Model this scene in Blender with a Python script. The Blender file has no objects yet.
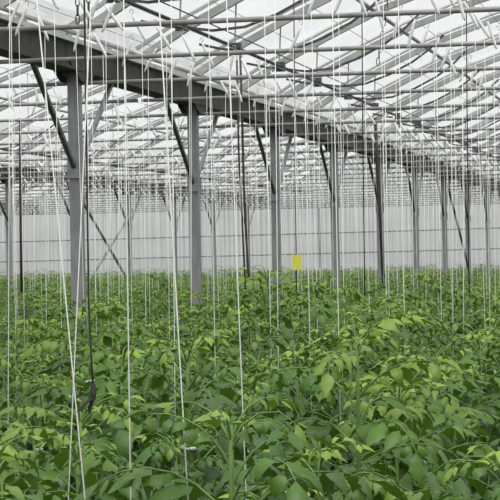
import bpy, math, random
import numpy as np
from mathutils import Vector, Matrix

random.seed(11)
rng = np.random.default_rng(5)
S = bpy.context.scene
COL = S.collection
PI = math.pi

# ------------------------------------------------------------------ camera numbers (world: Y runs along the crop rows, X to the right)
E = 1.80            # eye height
F = 2200.0          # focal length in pixels of the 500 px frame
YAW = math.atan(464 / F)
PITCH = math.atan(9 / F)
ROLL = 0.019
SA, CA = math.sin(YAW), math.cos(YAW)


def depth(x, y):
    return -x * SA + y * CA


def side(x, y):
    return x * CA + y * SA


def px(x, y, z):
    """rough pixel of a point, for choosing what the frame can see"""
    d = max(depth(x, y), 0.1)
    u, v = F * side(x, y) / d, F * (z - E) / d
    return 250 + u + v * -ROLL * -1 * -1, 259 - v - ROLL * u


def ray(x, d):
    """ground position at depth d behind picture column x"""
    s = (x - 250) / F * d
    return s * CA - d * SA, s * SA + d * CA


# ------------------------------------------------------------------ bookkeeping
def tag(o, label=None, cat=None, group=None, kind=None):
    if label: o['label'] = label
    if cat: o['category'] = cat
    if group: o['group'] = group
    if kind: o['kind'] = kind
    return o


def empty(name, loc=(0, 0, 0)):
    o = bpy.data.objects.new(name, None)
    o.empty_display_size = 0.1
    COL.objects.link(o)
    o.location = loc
    return o


_ONES = 'zeroth first second third fourth fifth sixth seventh eighth ninth tenth eleventh twelfth thirteenth fourteenth fifteenth sixteenth seventeenth eighteenth nineteenth'.split()
_TENS = {20: 'twent', 30: 'thirt', 40: 'fort', 50: 'fift', 60: 'sixt', 70: 'sevent', 80: 'eight', 90: 'ninet'}


def nth(n):
    if n < 20: return _ONES[n]
    t = n // 10 * 10
    return _TENS[t] + 'ieth' if n == t else _TENS[t] + 'y-' + _ONES[n - t]


class MB:
    """collects vertices and faces, then links them as one mesh object"""
    def __init__(self):
        self.v, self.f = [], []

    def add(self, vs, fs):
        b = len(self.v)
        self.v.extend([tuple(p) for p in vs])
        self.f.extend([tuple(b + i for i in f) for f in fs])

    def box(self, x0, x1, y0, y1, z0, z1):
        self.add([(x0, y0, z0), (x1, y0, z0), (x1, y1, z0), (x0, y1, z0), (x0, y0, z1), (x1, y0, z1), (x1, y1, z1), (x0, y1, z1)],
                 [(0, 3, 2, 1), (4, 5, 6, 7), (0, 1, 5, 4), (1, 2, 6, 5), (2, 3, 7, 6), (3, 0, 4, 7)])

    def tube(self, pts, r, n=8, cap=True):
        pts = [Vector(p) for p in pts]
        rs = r if isinstance(r, (list, tuple)) else [r] * len(pts)
        vs, fs = [], []
        up = None
        for i, p in enumerate(pts):
            t = (pts[min(i + 1, len(pts) - 1)] - pts[max(i - 1, 0)])
            if t.length < 1e-9: t = Vector((0, 0, 1))
            t.normalize()
            if up is None:
                up = t.orthogonal().normalized()
            else:
                up = (up - t * up.dot(t))
                up = up.normalized() if up.length > 1e-6 else t.orthogonal().normalized()
            w = t.cross(up)
            for k in range(n):
                a = 2 * PI * k / n
                vs.append(p + (up * math.cos(a) + w * math.sin(a)) * rs[i])
        for i in range(len(pts) - 1):
            for k in range(n):
                k2 = (k + 1) % n
                fs.append((i * n + k, i * n + k2, (i + 1) * n + k2, (i + 1) * n + k))
        if cap:
            fs.append(tuple(reversed(range(n))))
            fs.append(tuple((len(pts) - 1) * n + k for k in range(n)))
        self.add(vs, fs)

    def bar(self, pts, w, h, wdir):
        """rectangular section swept along pts; wdir is the direction of the width"""
        pts = [Vector(p) for p in pts]
        wd = Vector(wdir).normalized()
        vs, fs = [], []
        for i, p in enumerate(pts):
            t = (pts[min(i + 1, len(pts) - 1)] - pts[max(i - 1, 0)]).normalized()
            n = t.cross(wd).normalized()
            for a, b in ((-1, -1), (1, -1), (1, 1), (-1, 1)):
                vs.append(p + wd * (a * w / 2) + n * (b * h / 2))
        for i in range(len(pts) - 1):
            for k in range(4):
                k2 = (k + 1) % 4
                fs.append((i * 4 + k, i * 4 + k2, (i + 1) * 4 + k2, (i + 1) * 4 + k))
        fs.append((3, 2, 1, 0))
        b = (len(pts) - 1) * 4
        fs.append((b, b + 1, b + 2, b + 3))
        self.add(vs, fs)

    def torus(self, mat, R1, R2, r, n=10, m=5):
        """stretched ring (chain link): half length R1, half width R2"""
        vs, fs = [], []
        for i in range(n):
            a = 2 * PI * i / n
            c = Vector((R2 * math.cos(a), 0, R1 * math.sin(a)))
            o = Vector((math.cos(a), 0, math.sin(a)))
            for k in range(m):
                b = 2 * PI * k / m
                vs.append(mat @ (c + o * (r * math.cos(b)) + Vector((0, r * math.sin(b), 0))))
        for i in range(n):
            for k in range(m):
                fs.append((i * m + k, ((i + 1) % n) * m + k, ((i + 1) % n) * m + (k + 1) % m, i * m + (k + 1) % m))
        self.add(vs, fs)

    def mesh(self, name, mat, smooth=False):
        me = bpy.data.meshes.new(name)
        me.from_pydata(self.v, [], self.f)
        me.materials.append(mat)
        if smooth:
            me.polygons.foreach_set('use_smooth', [True] * len(me.polygons))
        me.update()
        return me

    def build(self, name, mat, parent=None, smooth=False, loc=None):
        return link(name, self.mesh(name, mat, smooth), parent, loc)


def link(name, me, parent=None, loc=None):
    o = bpy.data.objects.new(name, me)
    COL.objects.link(o)
    if parent is not None: o.parent = parent
    if loc is not None: o.location = loc
    return o


def copy_tree(o, parent=None):
    c = o.copy()
    COL.objects.link(c)
    c.parent = parent
    for ch in o.children:
        copy_tree(ch, c)
    return c


# ------------------------------------------------------------------ materials
def nodes(name):
    m = bpy.data.materials.new(name)
    m.use_nodes = True
    nt = m.node_tree
    for n in list(nt.nodes): nt.nodes.remove(n)
    out = nt.nodes.new('ShaderNodeOutputMaterial')
    return m, nt, out


def N(nt, kind, **kw):
    n = nt.nodes.new(kind)
    for k, v in kw.items():
        if k in n.inputs: n.inputs[k].default_value = v
        else: setattr(n, k, v)
    return n


def solid(name, c1, c2, scale=8.0, rough=0.6, metal=0.0, stretch=(1, 1, 1), bump=0.0, spec=0.5):
    """two-tone noise on a principled surface"""
    m, nt, out = nodes(name)
    tc = N(nt, 'ShaderNodeTexCoord')
    mp = N(nt, 'ShaderNodeMapping')
    mp.inputs['Scale'].default_value = stretch
    nz = N(nt, 'ShaderNodeTexNoise', Scale=scale, Detail=4.0)
    cr = N(nt, 'ShaderNodeValToRGB')
    cr.color_ramp.elements[0].position, cr.color_ramp.elements[1].position = 0.35, 0.65
    cr.color_ramp.elements[0].color = (*c1, 1)
    cr.color_ramp.elements[1].color = (*c2, 1)
    b = N(nt, 'ShaderNodeBsdfPrincipled', Roughness=rough, Metallic=metal)
    b.inputs['Specular IOR Level'].default_value = spec
    L = nt.links.new
    L(tc.outputs['Object'], mp.inputs['Vector']); L(mp.outputs['Vector'], nz.inputs['Vector'])
    L(nz.outputs['Fac'], cr.inputs['Fac']); L(cr.outputs['Color'], b.inputs['Base Color'])
    if bump:
        bp = N(nt, 'ShaderNodeBump', Strength=bump, Distance=0.01)
        L(nz.outputs['Fac'], bp.inputs['Height']); L(bp.outputs['Normal'], b.inputs['Normal'])
    L(b.outputs['BSDF'], out.inputs['Surface'])
    return m


def translucent_sheet(name, tint, clear, ribs=0.0, trans=0.8, refl=0.75):
    """light-spreading roof film or rigid wall sheet"""
    m, nt, out = nodes(name)
    L = nt.links.new
    tc = N(nt, 'ShaderNodeTexCoord')
    mp = N(nt, 'ShaderNodeMapping')
    nz = N(nt, 'ShaderNodeTexNoise', Scale=1.0, Detail=5.0, Roughness=0.6)
    mp.inputs['Scale'].default_value = (0.5, 1.6, 0.5) if not ribs else (0.5, 0.5, 1.2)
    L(tc.outputs['Object'], mp.inputs['Vector']); L(mp.outputs['Vector'], nz.inputs['Vector'])
    cr = N(nt, 'ShaderNodeValToRGB')
    cr.color_ramp.elements[0].position, cr.color_ramp.elements[1].position = 0.3, 0.7
    cr.color_ramp.elements[0].color = (*[c * 0.86 for c in tint], 1)
    cr.color_ramp.elements[1].color = (*tint, 1)
    L(nz.outputs['Fac'], cr.inputs['Fac'])
    col = cr.outputs['Color']
    if ribs:
        wv = N(nt, 'ShaderNodeTexWave', Scale=ribs, Distortion=0.0)
        wv.bands_direction = 'X'
        L(tc.outputs['Object'], wv.inputs['Vector'])
        r2 = N(nt, 'ShaderNodeValToRGB')
        r2.color_ramp.elements[0].color = (0.84, 0.84, 0.84, 1)
        r2.color_ramp.elements[1].color = (1, 1, 1, 1)
        L(wv.outputs['Fac'], r2.inputs['Fac'])
        mx = N(nt, 'ShaderNodeMixRGB', blend_type='MULTIPLY')
        mx.inputs[0].default_value = 1.0
        L(col, mx.inputs[1]); L(r2.outputs['Color'], mx.inputs[2])
        col = mx.outputs['Color']
    tr = N(nt, 'ShaderNodeBsdfTranslucent')
    df = N(nt, 'ShaderNodeBsdfDiffuse')
    L(col, tr.inputs['Color']); L(col, df.inputs['Color'])
    m1 = N(nt, 'ShaderNodeMixShader'); m1.inputs[0].default_value = 1 - trans
    L(tr.outputs[0], m1.inputs[1]); L(df.outputs[0], m1.inputs[2])
    tp = N(nt, 'ShaderNodeBsdfTransparent')
    L(col, tp.inputs['Color'])
    m2 = N(nt, 'ShaderNodeMixShader'); m2.inputs[0].default_value = clear
    L(m1.outputs[0], m2.inputs[1]); L(tp.outputs[0], m2.inputs[2])
    L(m2.outputs[0], out.inputs['Surface'])
    return m


def leaf_material(name, dark, mid, young, back):
    """leaf: darker top side, paler back, light passing through; 'tone' is the age of the leaf (0 old, 1 young tip)"""
    m, nt, out = nodes(name)
    L = nt.links.new
    at = N(nt, 'ShaderNodeAttribute', attribute_name='tone')
    oi = N(nt, 'ShaderNodeObjectInfo')
    ma = N(nt, 'ShaderNodeMath', operation='MULTIPLY_ADD')
    ma.inputs[1].default_value, ma.inputs[2].default_value = 0.22, -0.11
    L(oi.outputs['Random'], ma.inputs[0])
    ad = N(nt, 'ShaderNodeMath', operation='ADD')
    L(at.outputs['Fac'], ad.inputs[0]); L(ma.outputs[0], ad.inputs[1])
    cr = N(nt, 'ShaderNodeValToRGB')
    cr.color_ramp.elements[0].color = (*dark, 1)
    cr.color_ramp.elements[1].color = (*young, 1)
    e = cr.color_ramp.elements.new(0.5); e.color = (*mid, 1)
    L(ad.outputs[0], cr.inputs['Fac'])
    ge = N(nt, 'ShaderNodeNewGeometry')
    mx = N(nt, 'ShaderNodeMixRGB'); mx.inputs[2].default_value = (*back, 1)
    hf = N(nt, 'ShaderNodeMath', operation='MULTIPLY'); hf.inputs[1].default_value = 0.6
    L(ge.outputs['Backfacing'], hf.inputs[0]); L(hf.outputs[0], mx.inputs[0]); L(cr.outputs['Color'], mx.inputs[1])
    tc = N(nt, 'ShaderNodeTexCoord')
    nz = N(nt, 'ShaderNodeTexNoise', Scale=60.0, Detail=2.0)
    L(tc.outputs['Object'], nz.inputs['Vector'])
    bp = N(nt, 'ShaderNodeBump', Strength=0.35, Distance=0.004)
    L(nz.outputs['Fac'], bp.inputs['Height'])
    p = N(nt, 'ShaderNodeBsdfPrincipled', Roughness=0.42)
    p.inputs['Specular IOR Level'].default_value = 0.5
    L(mx.outputs['Color'], p.inputs['Base Color']); L(bp.outputs['Normal'], p.inputs['Normal'])
    tl = N(nt, 'ShaderNodeBsdfTranslucent')
    g = N(nt, 'ShaderNodeMixRGB', blend_type='MULTIPLY'); g.inputs[0].default_value = 1.0
    g.inputs[2].default_value = (1.35, 1.5, 0.55, 1)
    L(mx.outputs['Color'], g.inputs[1]); L(g.outputs['Color'], tl.inputs['Color'])
    ms = N(nt, 'ShaderNodeMixShader'); ms.inputs[0].default_value = 0.24
    L(p.outputs[0], ms.inputs[1]); L(tl.outputs[0], ms.inputs[2])
    L(ms.outputs[0], out.inputs['Surface'])
    return m


M_STEEL = solid('galvanised_steel', (0.22, 0.22, 0.23), (0.32, 0.32, 0.33), 14, 0.5, 0.25, (1, 1, 0.25))
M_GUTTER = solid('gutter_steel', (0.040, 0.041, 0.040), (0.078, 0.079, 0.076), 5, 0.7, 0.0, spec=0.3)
M_FLANGE = solid('aluminium_flange', (0.50, 0.50, 0.49), (0.62, 0.62, 0.61), 9, 0.45, 0.2)
M_PIPE = solid('tie_pipe_steel', (0.28, 0.275, 0.27), (0.42, 0.41, 0.40), 6, 0.5, 0.2)
M_RAFTER = solid('rafter_aluminium', (0.34, 0.34, 0.34), (0.46, 0.46, 0.46), 5, 0.5, 0.2)
M_DARK = solid('dark_machinery', (0.055, 0.055, 0.058), (0.11, 0.11, 0.11), 14, 0.55, 0.2)
M_BRACE = solid('dark_brace', (0.085, 0.085, 0.09), (0.15, 0.15, 0.15), 20, 0.6, 0.1)  # darker steel; on knee braces the colour stands in for shade
M_RUBBER = solid('black_rubber', (0.020, 0.019, 0.019), (0.04, 0.036, 0.034), 25, 0.6)
M_HOSE = solid('brown_hose', (0.035, 0.024, 0.022), (0.065, 0.046, 0.042), 18, 0.6)
M_TWINE = solid('white_twine', (0.84, 0.85, 0.80), (0.90, 0.90, 0.87), 40, 0.8, 0, (1, 1, 0.3))
M_SPOOL = solid('wound_twine', (0.86, 0.87, 0.87), (0.92, 0.92, 0.92), 60, 0.75)
M_WIRE = solid('hook_wire', (0.42, 0.42, 0.42), (0.55, 0.55, 0.55), 20, 0.4, 0.4)
M_CLIP = solid('white_plastic', (0.75, 0.76, 0.76), (0.85, 0.85, 0.86), 30, 0.4)
M_CARD = solid('yellow_card', (0.72, 0.70, 0.07), (0.80, 0.78, 0.12), 30, 0.45)
M_FLOWER = solid('yellow_petals', (0.80, 0.68, 0.04), (0.88, 0.78, 0.08), 40, 0.6)
M_STEM = solid('green_stem', (0.10, 0.195, 0.040), (0.16, 0.27, 0.065), 18, 0.6)
M_SOIL = solid('dark_soil', (0.035, 0.028, 0.020), (0.075, 0.060, 0.042), 6, 0.9, bump=0.6)
M_SILL = solid('white_sill', (0.66, 0.67, 0.66), (0.74, 0.75, 0.74), 3, 0.6)
M_WALLBAR = solid('wall_rail', (0.16, 0.17, 0.17), (0.22, 0.23, 0.23), 3, 0.6)
M_FILM = translucent_sheet('roof_film', (0.93, 0.935, 0.935), 0.62)
M_WALL = translucent_sheet('ribbed_wall_sheet', (0.90, 0.925, 0.92), 0.10, ribs=2.1, trans=0.9)
M_LEAF = leaf_material('tomato_leaf', (0.022, 0.062, 0.013), (0.086, 0.185, 0.019), (0.270, 0.390, 0.046), (0.070, 0.135, 0.030))

# ------------------------------------------------------------------ house dimensions
SPAN = 8.0
GUT = [-5.485 + SPAN * i for i in (1, 0, -1, -2, -3)]        # gutter lines, from the viewer's side to the far side
Y0, BAY = 18.65, 4.5
Z_UNDER, Z_TOP, Z_PIPE, Z_WIRE = E + 1.67, E + 1.94, E + 1.575, E + 1.74
Y_WALL = Y0 + 11 * BAY + 0.35
Y_NEAR = -8.0


def arch(u):
    """roof height above the gutter top at distance u from the gutter (0..SPAN)"""
    u = min(u, SPAN - u)
    pts = [(0, 0.02), (0.5, 0.32), (1.1, 0.62), (1.75, 0.92), (2.6, 1.22), (3.3, 1.42), (4.0, 1.53)]
    for (a, za), (b, zb) in zip(pts, pts[1:]):
        if u <= b:
            return za + (zb - za) * (u - a) / (b - a)
    return pts[-1][1]


ARCH_U = [0.06, 0.5, 1.1, 1.75, 2.6, 3.3, 4.0, 4.7, 5.4, 6.25, 6.9, 7.5, 7.94]

# ------------------------------------------------------------------ setting: floor, roof, wall
b = MB(); b.add([(-70, -25, 0), (45, -25, 0), (45, 110, 0), (-70, 110, 0)], [(0, 1, 2, 3)])
tag(b.build('floor', M_SOIL), kind='structure')

for gi in range(1, len(GUT)):
    gx = GUT[gi]
    b = MB()
    ny = int((Y_WALL - Y_NEAR) / 0.45)
    us = [0.0] + ARCH_U + [8.0]
    for j in range(ny + 1):
        y = Y_NEAR + (Y_WALL - Y_NEAR) * j / ny
        ph = ((y - Y0) / (BAY / 2)) % 1.0
        for u in us:
            edge = min(u, SPAN - u)
            sag = 0.07 * math.sin(PI * ph) * min(1, edge / 0.8)
            b.v.append((gx + u, y, Z_TOP + arch(u) + 0.085 - sag))
    n = len(us)
    for j in range(ny):
        for i in range(n - 1):
            b.f.append((j * n + i, j * n + i + 1, (j + 1) * n + i + 1, (j + 1) * n + i))
    tag(b.build('ceiling', M_FILM, smooth=True), 'translucent white roof sheet over one span', kind='structure')

b = MB()                                                             # far end wall, ribbed, up to the roof arches
xs = []
x = GUT[-1]
while x <= GUT[0] + 0.01:
    xs.append(x); x += 0.08
for i, x in enumerate(xs):
    u = (x - GUT[-1]) % SPAN
    zt = Z_TOP + arch(u) + 0.06
    yy = Y_WALL + (0.012 if i % 2 else 0.0)
    b.v += [(x, yy, 0), (x, yy, zt)]
for i in range(len(xs) - 1):
    b.f.append((2 * i, 2 * i + 2, 2 * i + 3, 2 * i + 1))
tag(b.build('wall_back', M_WALL), kind='structure')
for z, h in ((E + 0.77, 0.036), (E + 0.13, 0.036)):
    b = MB()
    b.bar([(GUT[-1], Y_WALL - 0.06, z - 0.12), (-9, Y_WALL - 0.06, z + 0.02), (GUT[0], Y_WALL - 0.06, z + 0.14)], 0.05, h, (0, 1, 0))
    tag(b.build('trim_rail', M_WALLBAR), kind='structure')
b = MB(); b.box(GUT[-1], GUT[0], Y_WALL - 0.12, Y_WALL - 0.02, E - 0.47, E - 0.33)
tag(b.build('trim_sill', M_SILL), kind='structure')
x = GUT[-1] + 1.3
while x < GUT[0]:
    b = MB(); b.box(x - 0.03, x + 0.03, Y_WALL - 0.05, Y_WALL - 0.01, 0, Z_PIPE)
    tag(b.build('trim_post', M_WALLBAR), kind='structure')
    x += 4.0

# ------------------------------------------------------------------ gutters and columns
SPAN_WORD = {0: 'viewer side', 1: 'big near', 2: 'second', 3: 'third', 4: 'fourth'}


def gutter(gi):
    gx = GUT[gi]
    names = {0: 'steel roof gutter overhead on the viewer side of the crop',
             1: 'heavy dark grey steel gutter running overhead from the top left, carried by the big columns',
             2: 'grey gutter far left behind the big dark gutter, carried by thinner looking columns',
             3: 'grey gutter third in depth, seen low over the far left crop',
             4: 'outermost grey gutter at the far left end of the roof'}
    y0, y1 = (Y0 - 3 * BAY, Y_WALL - 0.1)
    t = tag(empty('gutter_beam', (gx, y0, Z_UNDER)), names[gi], 'gutter', kind='thing')
    L = y1 - y0
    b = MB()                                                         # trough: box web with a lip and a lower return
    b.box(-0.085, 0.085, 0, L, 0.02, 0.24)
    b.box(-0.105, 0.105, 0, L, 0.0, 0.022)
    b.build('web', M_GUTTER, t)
    b = MB()
    b.box(0.086, 0.135, 0, L, 0.225, 0.243); b.box(-0.135, -0.086, 0, L, 0.225, 0.243)
    b.box(0.120, 0.135, 0, L, 0.243, 0.262); b.box(-0.135, -0.120, 0, L, 0.243, 0.262)
    b.build('flange', M_FLANGE, t)
    b = MB()
    b.tube([(0.10, 0, 0.315), (0.10, L, 0.315)], 0.018, 6)
    b.build('condensate_pipe', M_PIPE, t)
    k = -2
    while Y0 + k * BAY < y1:
        yc = Y0 + k * BAY - y0
        b = MB()                                                     # splice plate and haunch over each column
        for s in (-1, 1):
            b.add([(s * 0.088, yc - 0.55, 0.10), (s * 0.088, yc + 0.55, 0.10), (s * 0.088, yc + 0.12, -0.085), (s * 0.088, yc - 0.12, -0.085),
                   (s * 0.098, yc - 0.55, 0.10), (s * 0.098, yc + 0.55, 0.10), (s * 0.098, yc + 0.12, -0.085), (s * 0.098, yc - 0.12, -0.085)],
                  [(0, 1, 2, 3), (4, 7, 6, 5), (0, 4, 5, 1), (1, 5, 6, 2), (2, 6, 7, 3), (3, 7, 4, 0)])
        b.build('haunch_plate', M_GUTTER, t)
        k += 1
    return t


for gi in range(len(GUT)):
    gutter(gi)


def column(gi, k):
    gx, y = GUT[gi], Y0 + k * BAY
    row = {1: 'under the heavy dark gutter', 2: 'in the second row, beyond heavy gutter', 3: 'in the third row, far left', 4: 'in the outermost row'}[gi]
    t = tag(empty('steel_column', (gx, y, 0)), f'grey steel column with knee braces, {nth(k + 1)} one {row}', 'column',
            'columns ' + row, 'thing')
    b = MB()
    w = 0.052
    b.box(-w, w, -w, w, 0.012, Z_UNDER - 0.02)
    b.box(-0.085, 0.085, -0.085, 0.085, Z_UNDER - 0.035, Z_UNDER - 0.004)
    b.build('post', M_STEEL, t)
    b = MB(); b.box(-0.12, 0.12, -0.12, 0.12, 0, 0.012); b.build('base_plate', M_STEEL, t)
    for s in (-1, 1):
        b = MB()
        b.bar([(0, s * 0.05, E + 0.83), (0, s * 1.22, Z_UNDER - 0.005)], 0.038, 0.038, (1, 0, 0))
        o = b.build('knee_brace', M_BRACE if s < 0 else M_STEEL, t)  # shade from the bar's orientation is put into the near one's colour
        b = MB(); b.box(-0.06, 0.06, s * 0.052, s * 0.075, E + 0.74, E + 0.90)
        b.build('bracket', M_STEEL, o)


for gi in (1, 2, 3, 4):
    for k in range(0, 11):
        u, v = px(GUT[gi], Y0 + k * BAY, E)
        if -25 < u < 525:
            column(gi, k)


def cross_bars(gi, k, both):
    """wind brace between two columns of a row"""
    gx, ya, yb = GUT[gi] + 0.08, Y0 + k * BAY + 0.1, Y0 + (k + 1) * BAY - 0.1
    where = 'second row of columns at left' if gi == 2 else 'far columns under the heavy dark gutter'
    for s in ((1, -1) if both else (1,)):
        b = MB()
        za, zb = (E + 1.45, E - 0.62) if s > 0 else (E - 0.62, E + 1.2)
        b.bar([(0, 0, za), (0, yb - ya, zb)], 0.04, 0.05, (1, 0, 0))
        o = b.build('wind_brace', M_BRACE if s > 0 else M_STEEL, loc=(gx + (0 if s > 0 else 0.05), ya, 0))
        tag(o, (f'dark diagonal wind brace falling away between the {where}' if s > 0 else f'pale diagonal wind brace crossing the dark one in the {where}'), 'brace')


cross_bars(2, 6, True)
cross_bars(1, 6, False)

# ------------------------------------------------------------------ roof trusses (one per frame and span), every 2.25 m
def truss_proto():
    t = empty('roof_truss')
    pts = [(u, 0, arch(u) + Z_TOP - Z_PIPE + 0.02) for u in ARCH_U]
    b = MB(); b.bar(pts, 0.055, 0.075, (0, 1, 0)); b.build('rafter', M_RAFTER, t)
    b = MB(); b.bar([(p[0], -0.32, p[2] + 0.035) for p in pts], 0.03, 0.035, (0, 1, 0)); b.build('glazing_bar', M_RAFTER, t)
    b = MB(); b.tube([(0.02, 0, 0), (SPAN - 0.02, 0, 0)], 0.0175, 8); b.build('tie_pipe', M_PIPE, t, smooth=True)
    for u in (4.0,):
        b = MB(); b.tube([(u, 0, 0.0), (u, 0, arch(u) + Z_TOP - Z_PIPE)], 0.005, 6); b.build('hanger_rod', M_PIPE, t)
    return t


proto = truss_proto()
first = True
for gi in (1, 2, 3, 4):
    for j in range(-3, 23):
        y = Y0 + j * BAY / 2
        corners = [px(GUT[gi] + u, y, Z_PIPE + dz) for u in (0, 4, 8) for dz in (0, 1.9)]
        if min(c[0] for c in corners) > 540 or max(c[0] for c in corners) < -40 or max(c[1] for c in corners) < -25:
            continue
        o = proto if first else copy_tree(proto)
        first = False
        o.location = (GUT[gi], y, Z_PIPE)
        where = {1: 'right of heavy dark gutter', 2: 'just left of heavy dark gutter', 3: 'third span to the left', 4: 'outermost span at far left'}[gi]
        tag(o, f'grey arched roof truss with tie pipe, {nth(j + 4)} from front, {where}', 'roof truss', 'roof trusses ' + where)

# purlins along the roof
for gi in (1, 2, 3):
    for u, r, w in ((1.75, 0.024, 'low'), (4.0, 0.024, 'ridge'), (6.25, 0.024, 'far low')):
        b = MB(); b.tube([(0, 0, 0), (0, Y_WALL - 6, 0)], r, 6)
        o = b.build('purlin_pipe', M_PIPE, loc=(GUT[gi] + u, 5.8, Z_TOP + arch(u) - 0.06))
        sp = {1: 'right of the heavy dark gutter', 2: 'just left of the heavy dark gutter', 3: 'in the third span'}[gi]
        tag(o, f'long {w} purlin pipe under the roof sheet, {sp}', 'purlin', 'roof purlins')

# ------------------------------------------------------------------ vent drive: shaft, gearboxes and curved racks
for gi in (1, 2):
    sx, sz = GUT[gi] + 0.95, E + 2.07
    sp = 'right of the heavy dark gutter' if gi == 1 else 'left of the heavy dark gutter'
    b = MB(); b.tube([(0, 0, 0), (0, Y_WALL - 7, 0)], 0.017, 8)
    tag(b.build('vent_shaft', M_DARK, loc=(sx, 6.5, sz), smooth=True), f'long dark vent drive shaft running away under the roof, {sp}', 'drive shaft')
    t = None
    for j in range(-3, 22):
        y = Y0 + j * BAY / 2 + 0.12
        u, v = px(sx, y, sz)
        if not (-30 < u < 520 and v > -30): continue
        if t is None:
            t = empty('vent_rack')
            b = MB(); b.box(-0.05, 0.05, -0.035, 0.035, -0.055, 0.045); b.tube([(-0.0, -0.06, 0), (0, 0.06, 0)], 0.034, 10)
            b.build('gearbox', M_DARK, t)
            b = MB()
            pts = [(-0.38, 0.05), (-0.15, -0.005), (0, -0.022), (0.27, -0.06), (0.56, -0.04), (0.85, 0.06), (1.13, 0.20), (1.33, 0.34), (1.5, 0.50)]
            b.bar([(p[0], 0.045, p[1]) for p in pts], 0.012, 0.024, (0, 1, 0))
            b.build('curved_rack', M_DARK, t)
            b = MB(); b.bar([(0, -0.05, 0.04), (0.02, -0.05, arch(0.95) + Z_TOP - E - 2.07)], 0.012, 0.014, (0, 1, 0)); b.build('hanger_strap', M_RAFTER, t)
            c = t
        else:
            c = copy_tree(t)
        c.location = (sx, y, sz)
        tag(c, f'dark vent gearbox with curved rack, {nth(j + 4)} from front, {sp}', 'vent rack', 'vent racks ' + sp)
b = MB(); b.tube([(0, 0, 0), (0, Y_WALL - 7, 0)], 0.006, 5)
tag(b.build('steel_cable', M_DARK, loc=(-4.12, 6.5, E + 1.99)), 'thin taut dark cable beside the vent drive shaft', 'cable')

# ------------------------------------------------------------------ crop rows: support wires, twine strings, tomato plants
ROW0, PITCH_X = -0.40, 0.575
ROWS = [ROW0 - PITCH_X * i for i in range(44)]
WIRED = [i for i in range(44) if i % 4 in (2, 3)]
STEP = 0.55


def seen(x, y, z0, z1, mx=12):
    d = depth(x, y)
    if d < 1: return False
    u0, v0 = px(x, y, z0)
    u1, v1 = px(x, y, z1)
    return -mx < (u0 + u1) / 2 < 500 + mx and max(v0, v1) > -5 and min(v0, v1) < 505


def row_of(x):
    return min(range(len(ROWS)), key=lambda i: abs(ROWS[i] - x))


# strings standing out in the near crop: (picture column at the bottom, where it sinks into the leaves, lean at the top in m)
NEAR_STRINGS = [(5, 402, 0.05), (64, 470, 0.14), (82, 500, -0.17), (126, 470, 0.01), (172, 400, 0.02), (184, 495, -0.085), (213, 378, 0.0), (241, 450, -0.045),
                (269, 357, 0.0), (276, 358, 0.02), (308, 358, 0.0), (337, 372, 0.0), (388, 340, 0.0), (403, 352, 0.0), (440, 330, 0.0),
                (95, 335, 0.0), (107, 333, 0.02), (23, 334, 0.0), (297, 322, 0.0), (316, 333, 0.0), (343, 333, 0.0)]
strings = []       # (x_top, y, x_bottom, row, tilt, near)
for xb, yb, lean in NEAR_STRINGS:
    d = max(4.45, 0.47 * F / (yb - 259 + 0.019 * (xb - 250)))
    x, y = ray(xb, d)
    strings.append([x + lean, y, x - 0.6 * lean, row_of(x), 0.42 * random.choice((-1, 1)), True])
for i in WIRED:
    y = 12.0 + (0.27 if i % 2 else 0.0)
    while y < Y_WALL - 1.0:
        yy = y + random.uniform(-0.05, 0.05)
        if depth(ROWS[i], yy) > 13.2 and seen(ROWS[i], yy, E - 0.4, Z_WIRE):
            s = -1 if i % 2 else 1
            tilt = s * random.uniform(0.25, 0.62) if random.random() < 0.86 else -s * random.uniform(0.2, 0.5)
            strings.append([ROWS[i], yy, ROWS[i] + random.uniform(-0.06, 0.06), i, tilt, False])
        y += 0.70
strings.sort(key=lambda s: depth(s[0], s[1]))

for i in sorted({s[3] for s in strings}):
    ys = [s[1] for s in strings if s[3] == i]
    b = MB(); b.tube([(0, 4.0 - 4.0, 0), (0, (Y_WALL - 0.3) - 4.0, 0)], 0.0028, 5)
    tag(b.build('support_wire', M_WIRE, loc=(ROWS[i], 4.0, Z_WIRE)), f'thin steel crop wire stretched overhead, {nth(i + 1)} from the right', 'wire', 'overhead crop wires')


def string_geo(tilt, dx, length, rad=0.002, fat=1.0):
    """hook wire, spool of wound twine (hung tilted) and the twine down to the plant"""
    hk, sp, tw = MB(), MB(), MB()
    a = Vector((math.sin(tilt), 0, -math.cos(tilt)))
    top = Vector((0, 0, 0))
    p0 = top + Vector((0, 0, -0.03))
    hk.tube([top + Vector((-0.015, 0, -0.012)), top + Vector((-0.008, 0, 0.008)), top + Vector((0.008, 0, 0.008)), top + Vector((0.012, 0, -0.012)), p0], 0.003, 5)
    p1 = p0 + a * 0.215
    sp.tube([p0, p0 + a * 0.03, p0 + a * 0.07, p0 + a * 0.15, p0 + a * 0.195, p1], [0.005 * fat, 0.009 * fat, 0.012 * fat, 0.012 * fat, 0.009 * fat, 0.005], 7)
    q = p0 + a * 0.15
    tw.tube([q, Vector((dx, 0, -length))], rad, 5)
    return hk, sp, tw


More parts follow.
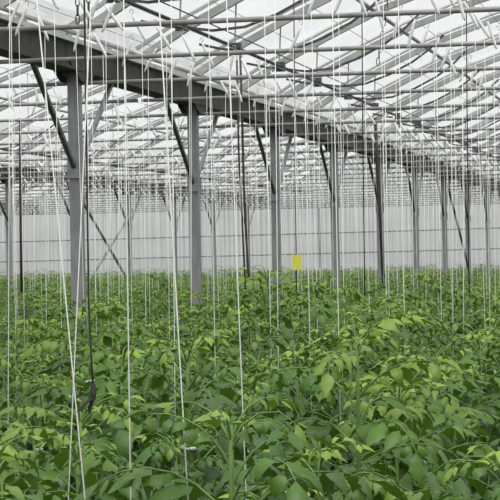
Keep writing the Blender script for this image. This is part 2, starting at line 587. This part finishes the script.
n_ind = 0
per_row = {}
order = {}
for i in sorted({s[3] for s in strings}):
    for n, s in enumerate(sorted([s for s in strings if s[3] == i], key=lambda s: s[1])):
        order[id(s)] = n + 1
rest = MB()
for s in strings:
    xt, y, xb, i, tilt, near = s
    xt -= math.sin(tilt) * 0.15
    L_ = Z_WIRE - 0.02
    if depth(xt, y) > 30: tilt = math.copysign(rng.uniform(0.45, 0.7), tilt)
    hk, sp, tw = string_geo(tilt, xb - xt, L_, 0.0015 if depth(xt, y) < 9 else 0.0021, 1.0 if depth(xt, y) < 26 else 1.6)
    if n_ind < 290:
        n_ind += 1
        t = empty('twine_string', (xt, y, Z_WIRE))
        tag(t, f'white twine on slanting hook, {nth(order[id(s)])} from front, {nth(i + 1)} row from the right', 'string', 'twine strings over the crop')
        hk.build('hook', M_WIRE, t)
        sp.build('spool', M_SPOOL, t, smooth=True)
        tw.build('twine', M_TWINE, t, smooth=True)
    else:
        for m in (sp, tw) if rng.random() < 0.5 else (sp,):
            rest.add([(v[0] + xt, v[1] + y, v[2] + Z_WIRE) for v in m.v], m.f)
o = rest.build('distant_twine', M_SPOOL, smooth=True)
tag(o, 'mass of white twine strings and hooks hanging over the far crop', 'strings', kind='stuff')


# ---- plants
def leaflet(P, base, direction, up, length, width, droop, tone, st, rnd):
    """one toothed leaflet folded along its midrib, bending down; appended to P (verts, faces, tones)"""
    V, Fc, T = P
    d = direction.normalized()
    w = d.cross(up)
    if w.length < 1e-4: w = d.orthogonal()
    w.normalize()
    n = w.cross(d).normalized()
    b0 = len(V)
    curl = rnd.uniform(0.5, 1.3) * droop
    p = base.copy()
    ang = 0.0
    seg = length / st
    cup = rnd.choice((0.55, 0.2, -0.35, -0.6, -0.9))
    twist = rnd.uniform(-0.5, 0.5)
    for k in range(st + 1):
        t = k / st
        wid = width * (math.sin(PI * min(1.0, t ** 0.60)) ** 1.1) * 0.54
        if k == 0: wid = width * 0.04
        if k == st: wid = width * 0.02
        if st > 4 and 0 < k < st:
            wid *= 1.10 if k % 2 else 0.92
        fold = cup * wid
        wave = wid * (rnd.uniform(-0.16, 0.16) + twist * t)
        V.append(p - w * wid + n * (fold + wave)); V.append(p.copy()); V.append(p + w * wid + n * (fold - wave))
        T.extend((tone, tone + 0.06, tone))
        ang = curl * t * 1.3
        dd = d * math.cos(ang) - n * math.sin(ang)
        p = p + dd * seg
    for k in range(st):
        a = b0 + 3 * k
        Fc.append((a, a + 1, a + 4, a + 3)); Fc.append((a + 1, a + 2, a + 5, a + 4))


def compound_leaf(P, SB, base, az, elev, length, tone, rnd, st, pairs, fine=True):
    """petiole arching out and down with pairs of leaflets and one at the tip"""
    pts = []
    p = base.copy()
    nseg = 6 if fine else 4
    bend = rnd.uniform(1.2, 2.3)
    for k in range(nseg + 1):
        t = k / nseg
        pts.append(p.copy())
        e = elev - bend * t ** 1.3
        a = az + 0.25 * math.sin(t * 2.0 + az)
        p = p + Vector((math.cos(a) * math.cos(e), math.sin(a) * math.cos(e), math.sin(e))) * (length / nseg)
    if SB is not None:
        SB.tube(pts, [0.0032 - 0.0022 * k / nseg for k in range(nseg + 1)], 4, cap=False)

    def at(t):
        f = t * nseg; k = min(int(f), nseg - 1); q = f - k
        return pts[k].lerp(pts[k + 1], q), (pts[k + 1] - pts[k]).normalized()
    L0 = length * 0.235
    for q in range(pairs):
        t = 0.30 + 0.62 * q / max(1, pairs - 1) if pairs > 1 else 0.6
        c, tan = at(t)
        lat = tan.cross(Vector((0, 0, 1)))
        if lat.length < 0.05: lat = Vector((math.sin(az), -math.cos(az), 0))
        lat.normalize()
        up = lat.cross(tan).normalized()
        size = L0 * (0.72 + 0.34 * math.sin(PI * (0.2 + 0.7 * t))) * rnd.uniform(0.7, 1.2)
        for s in (-1, 1):
            dr = (lat * s * rnd.uniform(0.8, 1.0) + tan * rnd.uniform(0.35, 0.75) + up * rnd.uniform(-0.65, 0.1))
            leaflet(P, c + dr * 0.012, dr, up + Vector((rnd.uniform(-.25, .25), rnd.uniform(-.25, .25), 0)), size * 1.08, size * rnd.uniform(0.38, 0.56), rnd.uniform(0.5, 1.7), tone + rnd.uniform(-.08, .08), st, rnd)
            if fine and q < pairs - 1 and rnd.random() < 0.6:
                c2, tan2 = at(t + 0.10)
                dr2 = lat * s + tan2 * 0.4
                leaflet(P, c2, dr2, up, size * 0.36, size * 0.22, 0.5, tone + 0.05, 3, rnd)
    c, tan = at(1.0)
    lat = tan.cross(Vector((0, 0, 1)))
    if lat.length < 0.05: lat = Vector((math.sin(az), -math.cos(az), 0))
    up = lat.normalized().cross(tan)
    leaflet(P, c, tan, up, L0 * 1.25, L0 * 0.60, rnd.uniform(0.3, 0.9), tone, st, rnd)


def plant_geo(seed, height, fine=True):
    rnd = random.Random(seed)
    P = ([], [], [])
    SB = MB()
    stem = []
    lx, ly = rnd.uniform(-.09, .09), rnd.uniform(-.09, .09)
    nst = 9 if fine else 4
    for k in range(nst + 1):
        t = k / nst
        stem.append(Vector((lx * t + 0.018 * math.sin(6 * t + seed), ly * t + 0.018 * math.cos(5 * t + seed), height * t)))
    if fine:
        SB.tube(stem, [0.009 - 0.0045 * (k / nst) ** 2 for k in range(nst + 1)], 7)

    def on(t):
        f = t * nst; k = min(int(f), nst - 1)
        return stem[k].lerp(stem[k + 1], f - k)
    az = rnd.uniform(0, 6.28)
    nl = 26 if fine else 16
    z0 = 0.36 if fine else 0.5
    for i in range(nl):
        t = z0 + (0.965 - z0) * i / (nl - 1)
        young = max(0.0, (t - 0.66) / 0.31)
        az += 2.4 + rnd.uniform(-.35, .35)
        length = (0.40 - 0.20 * young ** 1.5) * rnd.uniform(0.85, 1.12)
        elev = rnd.uniform(0.25, 0.65) + 0.55 * young
        tone = 0.14 + 0.58 * young ** 1.6 * rnd.uniform(0.6, 1.15) + rnd.uniform(-.14, .16)
        compound_leaf(P, SB if fine else None, on(t), az, elev, length, tone, rnd, 8 if fine else 2, (rnd.choice((4, 5)) if fine else 3), fine)
    for i in range(4 if fine else 3):                                # young tip
        az += 1.7
        compound_leaf(P, SB if fine else None, on(0.975), az, rnd.uniform(0.9, 1.3), rnd.uniform(0.11, 0.17), rnd.uniform(0.75, 1.0), rnd, 4 if fine else 2, 2, False)
    return P, SB, on


def foliage_mesh(name, P):
    me = bpy.data.meshes.new(name)
    me.from_pydata([tuple(v) for v in P[0]], [], P[1])
    me.materials.append(M_LEAF)
    at = me.attributes.new('tone', 'FLOAT', 'POINT')
    at.data.foreach_set('value', P[2])
    me.polygons.foreach_set('use_smooth', [True] * len(me.polygons))
    me.update()
    return me


def clip_geo(c, r):
    b = MB()
    b.torus(Matrix.Translation(c) @ Matrix.Rotation(PI / 2, 4, 'X'), 0.013, 0.013, 0.0055, 12, 6)
    b.box(c.x + 0.010, c.x + 0.026, c.y - 0.006, c.y + 0.006, c.z - 0.008, c.z + 0.009)
    return b


def flower_geo(c, rnd):
    b, st = MB(), MB()
    for k in range(5):
        a = rnd.uniform(0, 6.28)
        tip = c + Vector((math.cos(a) * 0.06, math.sin(a) * 0.06, -0.015 * k))
        st.tube([c, (c + tip) / 2 + Vector((0, 0, 0.015)), tip], 0.0018, 4)
        for q in range(5):
            b1 = a + q * 2 * PI / 5
            o = Vector((math.cos(b1), math.sin(b1), 0.35))
            w = Vector((-math.sin(b1), math.cos(b1), 0)) * 0.005
            b.add([tip, tip + o * 0.009 + w, tip + o * 0.019, tip + o * 0.009 - w], [(0, 1, 2, 3)])
        b.tube([tip, tip + Vector((0, 0, 0.013))], [0.004, 0.001], 6)
    return b, st


PROTO = []
LOOK = ['leafy broad tomato plant', 'tomato plant with drooping leaves', 'tall tomato plant', 'tomato plant with white clip',
        'tomato plant with yellow flowers', 'tomato plant with arching leaves']
for n, (hh, clip, flower) in enumerate(((1.36, 0, 0), (1.30, 0, 0), (1.46, 0, 0), (1.40, 1, 0), (1.37, 1, 1), (1.42, 0, 0))):
    P, SB, on = plant_geo(100 + n * 7, hh)
    t = empty('tomato_plant')
    link('foliage', foliage_mesh('foliage', P), t)
    SB.build('stem', M_STEM, t, smooth=True)
    rnd = random.Random(n)
    if clip:
        clip_geo(on(0.80), 0.02).build('stem_clip', M_CLIP, t, smooth=True)
    if flower:
        b, st = flower_geo(on(0.84) + Vector((0.05, -0.07, 0)), rnd)
        o = st.build('flower_stalk', M_STEM, t)
        b.build('blossom', M_FLOWER, o)
    PROTO.append(t)

spots, outer = [], []
for i, rx in enumerate(ROWS):
    y = 3.6 + 0.19 * (i % 3)
    while y < Y_WALL - 1.0:
        d = depth(rx, y)
        x2, y2 = rx + random.uniform(-.08, .08), y + random.uniform(-.10, .10)
        if d > 3.95 and seen(x2, y2, E - 0.75, E - 0.25, 0.30 * F / d):
            spots.append([x2, y2, i])
        elif d > 3.95 and seen(x2, y2, E - 0.75, E - 0.25, 1.6 * F / d):
            outer.append([x2, y2, i])
        y += STEP
for i in range(1, 5):
    outer += [[ROW0 + PITCH_X * i + random.uniform(-.08, .08), 3.6 + STEP * n + random.uniform(-.1, .1), -1] for n in range(60)]
spots.sort(key=lambda s: depth(s[0], s[1]))
near_spots, far_spots = spots[:300], spots[300:] + outer
pos_in_row = {}
for s in sorted(near_spots, key=lambda s: s[1]):
    pos_in_row.setdefault(s[2], []).append(s)
used = set()
for s in near_spots:
    x, y, i = s
    v = random.choice((0, 0, 1, 1, 2, 3, 4, 5, 5))
    if depth(x, y) < 9.5 and random.random() < 0.35: v = random.choice((3, 3, 4))
    o = PROTO[v] if v not in used else copy_tree(PROTO[v])
    used.add(v)
    o.location = (x, y, 0)
    o.rotation_euler = (0, 0, random.uniform(0, 6.28))
    k = random.gauss(0.965, 0.07)
    o.scale = (k * 1.02, k * 1.02, k)
    n = pos_in_row[i].index(s) + 1
    tag(o, f'{LOOK[v]}, {nth(n)} from the front in the {nth(i + 1)} row from right', 'plant', 'tomato plants in the front rows')
for v in range(len(PROTO)):
    if v not in used:
        for c in list(PROTO[v].children): bpy.data.objects.remove(c)
        bpy.data.objects.remove(PROTO[v])

# the rest of the crop, far behind: too many to count
lows = []
for n in range(6):
    P, SB, on = plant_geo(500 + n, random.Random(n).uniform(1.32, 1.46), fine=False)
    lows.append((np.array([tuple(v) for v in P[0]]), np.array(P[1], dtype=np.int32), np.array(P[2])))
VV, FF, TT = [], [], []
base = 0
for x, y, i in far_spots:
    v, f, t = lows[rng.integers(6)]
    a = rng.uniform(0, 6.28)
    k = rng.normal(0.965, 0.06)
    c, s = math.cos(a), math.sin(a)
    w = np.stack([(v[:, 0] * c - v[:, 1] * s) * 1.1 + x, (v[:, 0] * s + v[:, 1] * c) * 1.1 + y, v[:, 2] * k], 1)
    VV.append(w); FF.append(f + base); TT.append(t + 0.06 + rng.uniform(-.1, .1)); base += len(v)
if VV:
    VV, FF, TT = np.concatenate(VV), np.concatenate(FF), np.concatenate(TT)
    me = bpy.data.meshes.new('distant_foliage')
    me.from_pydata(VV.tolist(), [], FF.tolist())
    me.materials.append(M_LEAF)
    at = me.attributes.new('tone', 'FLOAT', 'POINT'); at.data.foreach_set('value', TT.astype(np.float32))
    me.polygons.foreach_set('use_smooth', [True] * len(me.polygons))
    me.update()
    o = link('distant_foliage', me)
    tag(o, 'far part of the tomato crop stretching to the end wall', 'plants', kind='stuff')

# ------------------------------------------------------------------ things hanging in the crop
def hanging(name, label, cat, pts_px, d, r, mat, group=None):
    """cord or hose through picture points at depth d, hanging from the roof steel"""
    pts = []
    for u, v in pts_px:
        x, y = ray(u + ROLL * (259 - v), d)
        z = E + (259 - v - ROLL * (u - 250)) / F * d
        pts.append(Vector((x, y, z)))
    top = pts[0]
    b = MB()
    b.tube([p - top for p in pts], r, 7)
    t = tag(empty(name, top), label, cat, group)
    b.build('cord_length' if 'cord' in name else 'hose_length', mat, t, smooth=True)
    return t, pts


def up_to(u, v, d, z):
    return v - (z - (E + (259 - v) / F * d)) * F / d


t, pts = hanging('sensor_cord', 'black cord with a dark clip end hanging in front of the first big column', 'cord', [(83.5, -190), (84, 0), (85.5, 100), (87.5, 230), (89, 320), (91, 355), (93, 388)], 5.0, 0.0024, M_RUBBER)
tip = pts[-1] - pts[0]
b = MB()
b.tube([tip + Vector((0, 0, 0.01)), tip + Vector((0, 0, -0.012)), tip + Vector((0, 0, -0.028))], [0.005, 0.008, 0.005], 8)
b.build('clip_body', M_RUBBER, t)
for s in (-1, 1):
    b = MB(); b.bar([tip + Vector((0, 0, -0.02)), tip + Vector((-0.026 + 0.012 * s, 0.01 * s, -0.055))], 0.008, 0.006, (0, 1, 0))
    b.build('jaw', M_RUBBER, t)

hanging('drip_hose', 'brown hose hanging left of the third big column, right one of a pair', 'hose', [(240, 54), (242, 120), (244, 200), (247.5, 262), (251, 305)], 24.3, 0.013, M_HOSE)
hanging('drip_hose', 'brown hose hanging left of the third big column, left one of a pair', 'hose', [(236.5, 54), (238.5, 150), (241.5, 210), (244, 262), (246, 305)], 24.5, 0.011, M_HOSE)
hanging('drip_hose', 'dark brown hose hanging against the fifth big column', 'hose', [(375, 118), (377, 165), (380, 215), (383.5, 290)], 30.5, 0.024, M_HOSE)
hanging('drip_hose', 'dark reddish hose hanging at far left of the view', 'hose', [(20, 118), (20, 170), (20.5, 230), (21.5, 300)], 28.0, 0.018, M_HOSE)
for u, d in ((361.5, 17.5), (466, 17.5), (293.5, 17.4)):
    w = {361.5: 'right of the middle', 466: 'near the right edge', 293.5: 'in the middle of the view'}[u]
    hanging('thin_cord', f'thin dark cord hanging straight down {w}', 'cord', [(u, -30), (u + 1, 120), (u + 3, 300)], d, 0.0045, M_RUBBER, 'thin hanging cords')


def chain(u, d, z0, z1, lean, label):
    x, y = ray(u + 4.6, d)
    t = MB()
    n = int((z1 - z0) / 0.052)
    for k in range(n):
        q = k / n
        c = Vector((lean * q, 0, -(z1 - z0) * q))
        t.torus(Matrix.Translation(c) @ Matrix.Rotation(PI / 2 * (k % 2), 4, 'Z'), 0.034, 0.013, 0.0042, 10, 5)
    tag(t.build('hanging_chain', M_DARK, loc=(x, y, z1), smooth=True), label, 'chain', 'chains holding the tie pipes')


chain(77.5, 14.1, Z_PIPE - 0.07, Z_TOP + 0.5, 0.0, 'short dark link chain holding the front tie pipe, first from the left')
chain(88.5, 14.1, Z_PIPE - 0.10, Z_TOP + 0.5, 0.0, 'short dark link chain holding the front tie pipe, beside the black cord')
chain(391, 18.6, Z_PIPE + 0.02, Z_TOP + 0.38, -0.13, 'thin slanting link chain under the roof, upper right')

# yellow sticky card on the string at the middle
s = next(s for s in strings if s[5] and abs(px(s[2], s[1], E)[0] - 297) < 3)
b = MB()
zc = E - 0.03
b.box(-0.036, 0.036, -0.002, 0.002, -0.055, 0.055)
o = b.build('sticky_card', M_CARD, loc=((s[0] + s[2]) / 2, s[1] - 0.012, zc))
tag(o, 'yellow sticky insect card hung on a string above the crop', 'insect trap')

# ------------------------------------------------------------------ light: white overcast sky
W = bpy.data.worlds.new('overcast')
S.world = W
W.use_nodes = True
nt = W.node_tree
for n in list(nt.nodes): nt.nodes.remove(n)
tc = N(nt, 'ShaderNodeTexCoord'); sx = N(nt, 'ShaderNodeSeparateXYZ')
cr = N(nt, 'ShaderNodeValToRGB')
cr.color_ramp.elements[0].position, cr.color_ramp.elements[1].position = 0.0, 0.9
cr.color_ramp.elements[0].color = (0.42, 0.43, 0.435, 1)
cr.color_ramp.elements[1].color = (1.0, 1.0, 1.0, 1)
bg = N(nt, 'ShaderNodeBackground', Strength=1.2)
ow = N(nt, 'ShaderNodeOutputWorld')
nt.links.new(tc.outputs['Generated'], sx.inputs[0]); nt.links.new(sx.outputs['Z'], cr.inputs['Fac'])
nt.links.new(cr.outputs['Color'], bg.inputs['Color']); nt.links.new(bg.outputs[0], ow.inputs['Surface'])

sun = bpy.data.lights.new('hazy_sun', 'SUN')
sun.energy = 2.5
sun.angle = math.radians(45)
so = bpy.data.objects.new('hazy_sun', sun)
COL.objects.link(so)
so.rotation_euler = Vector((-0.25, 0.45, -1)).to_track_quat('-Z', 'Y').to_euler()

# ------------------------------------------------------------------ camera
cam = bpy.data.cameras.new('camera')
cam.sensor_width = 36.0
cam.lens = F * 36.0 / 500.0
cam.clip_end = 400
co = bpy.data.objects.new('camera', cam)
COL.objects.link(co)
fw = Vector((-SA * math.cos(PITCH), CA * math.cos(PITCH), math.sin(PITCH)))
rt = Vector((CA, SA, 0))
upv = rt.cross(fw)
r2 = rt * math.cos(ROLL) - upv * math.sin(ROLL)
u2 = upv * math.cos(ROLL) + rt * math.sin(ROLL)
co.matrix_world = Matrix(((r2.x, u2.x, -fw.x, 0), (r2.y, u2.y, -fw.y, 0), (r2.z, u2.z, -fw.z, E), (0, 0, 0, 1)))
S.camera = co

S.view_settings.view_transform = 'Standard'
S.view_settings.look = 'None'
S.view_settings.gamma = 1.0
S.view_settings.use_curve_mapping = False
S.view_settings.exposure = 0.25
S.cycles.max_bounces = 10
S.cycles.transparent_max_bounces = 24
S.cycles.diffuse_bounces = 5
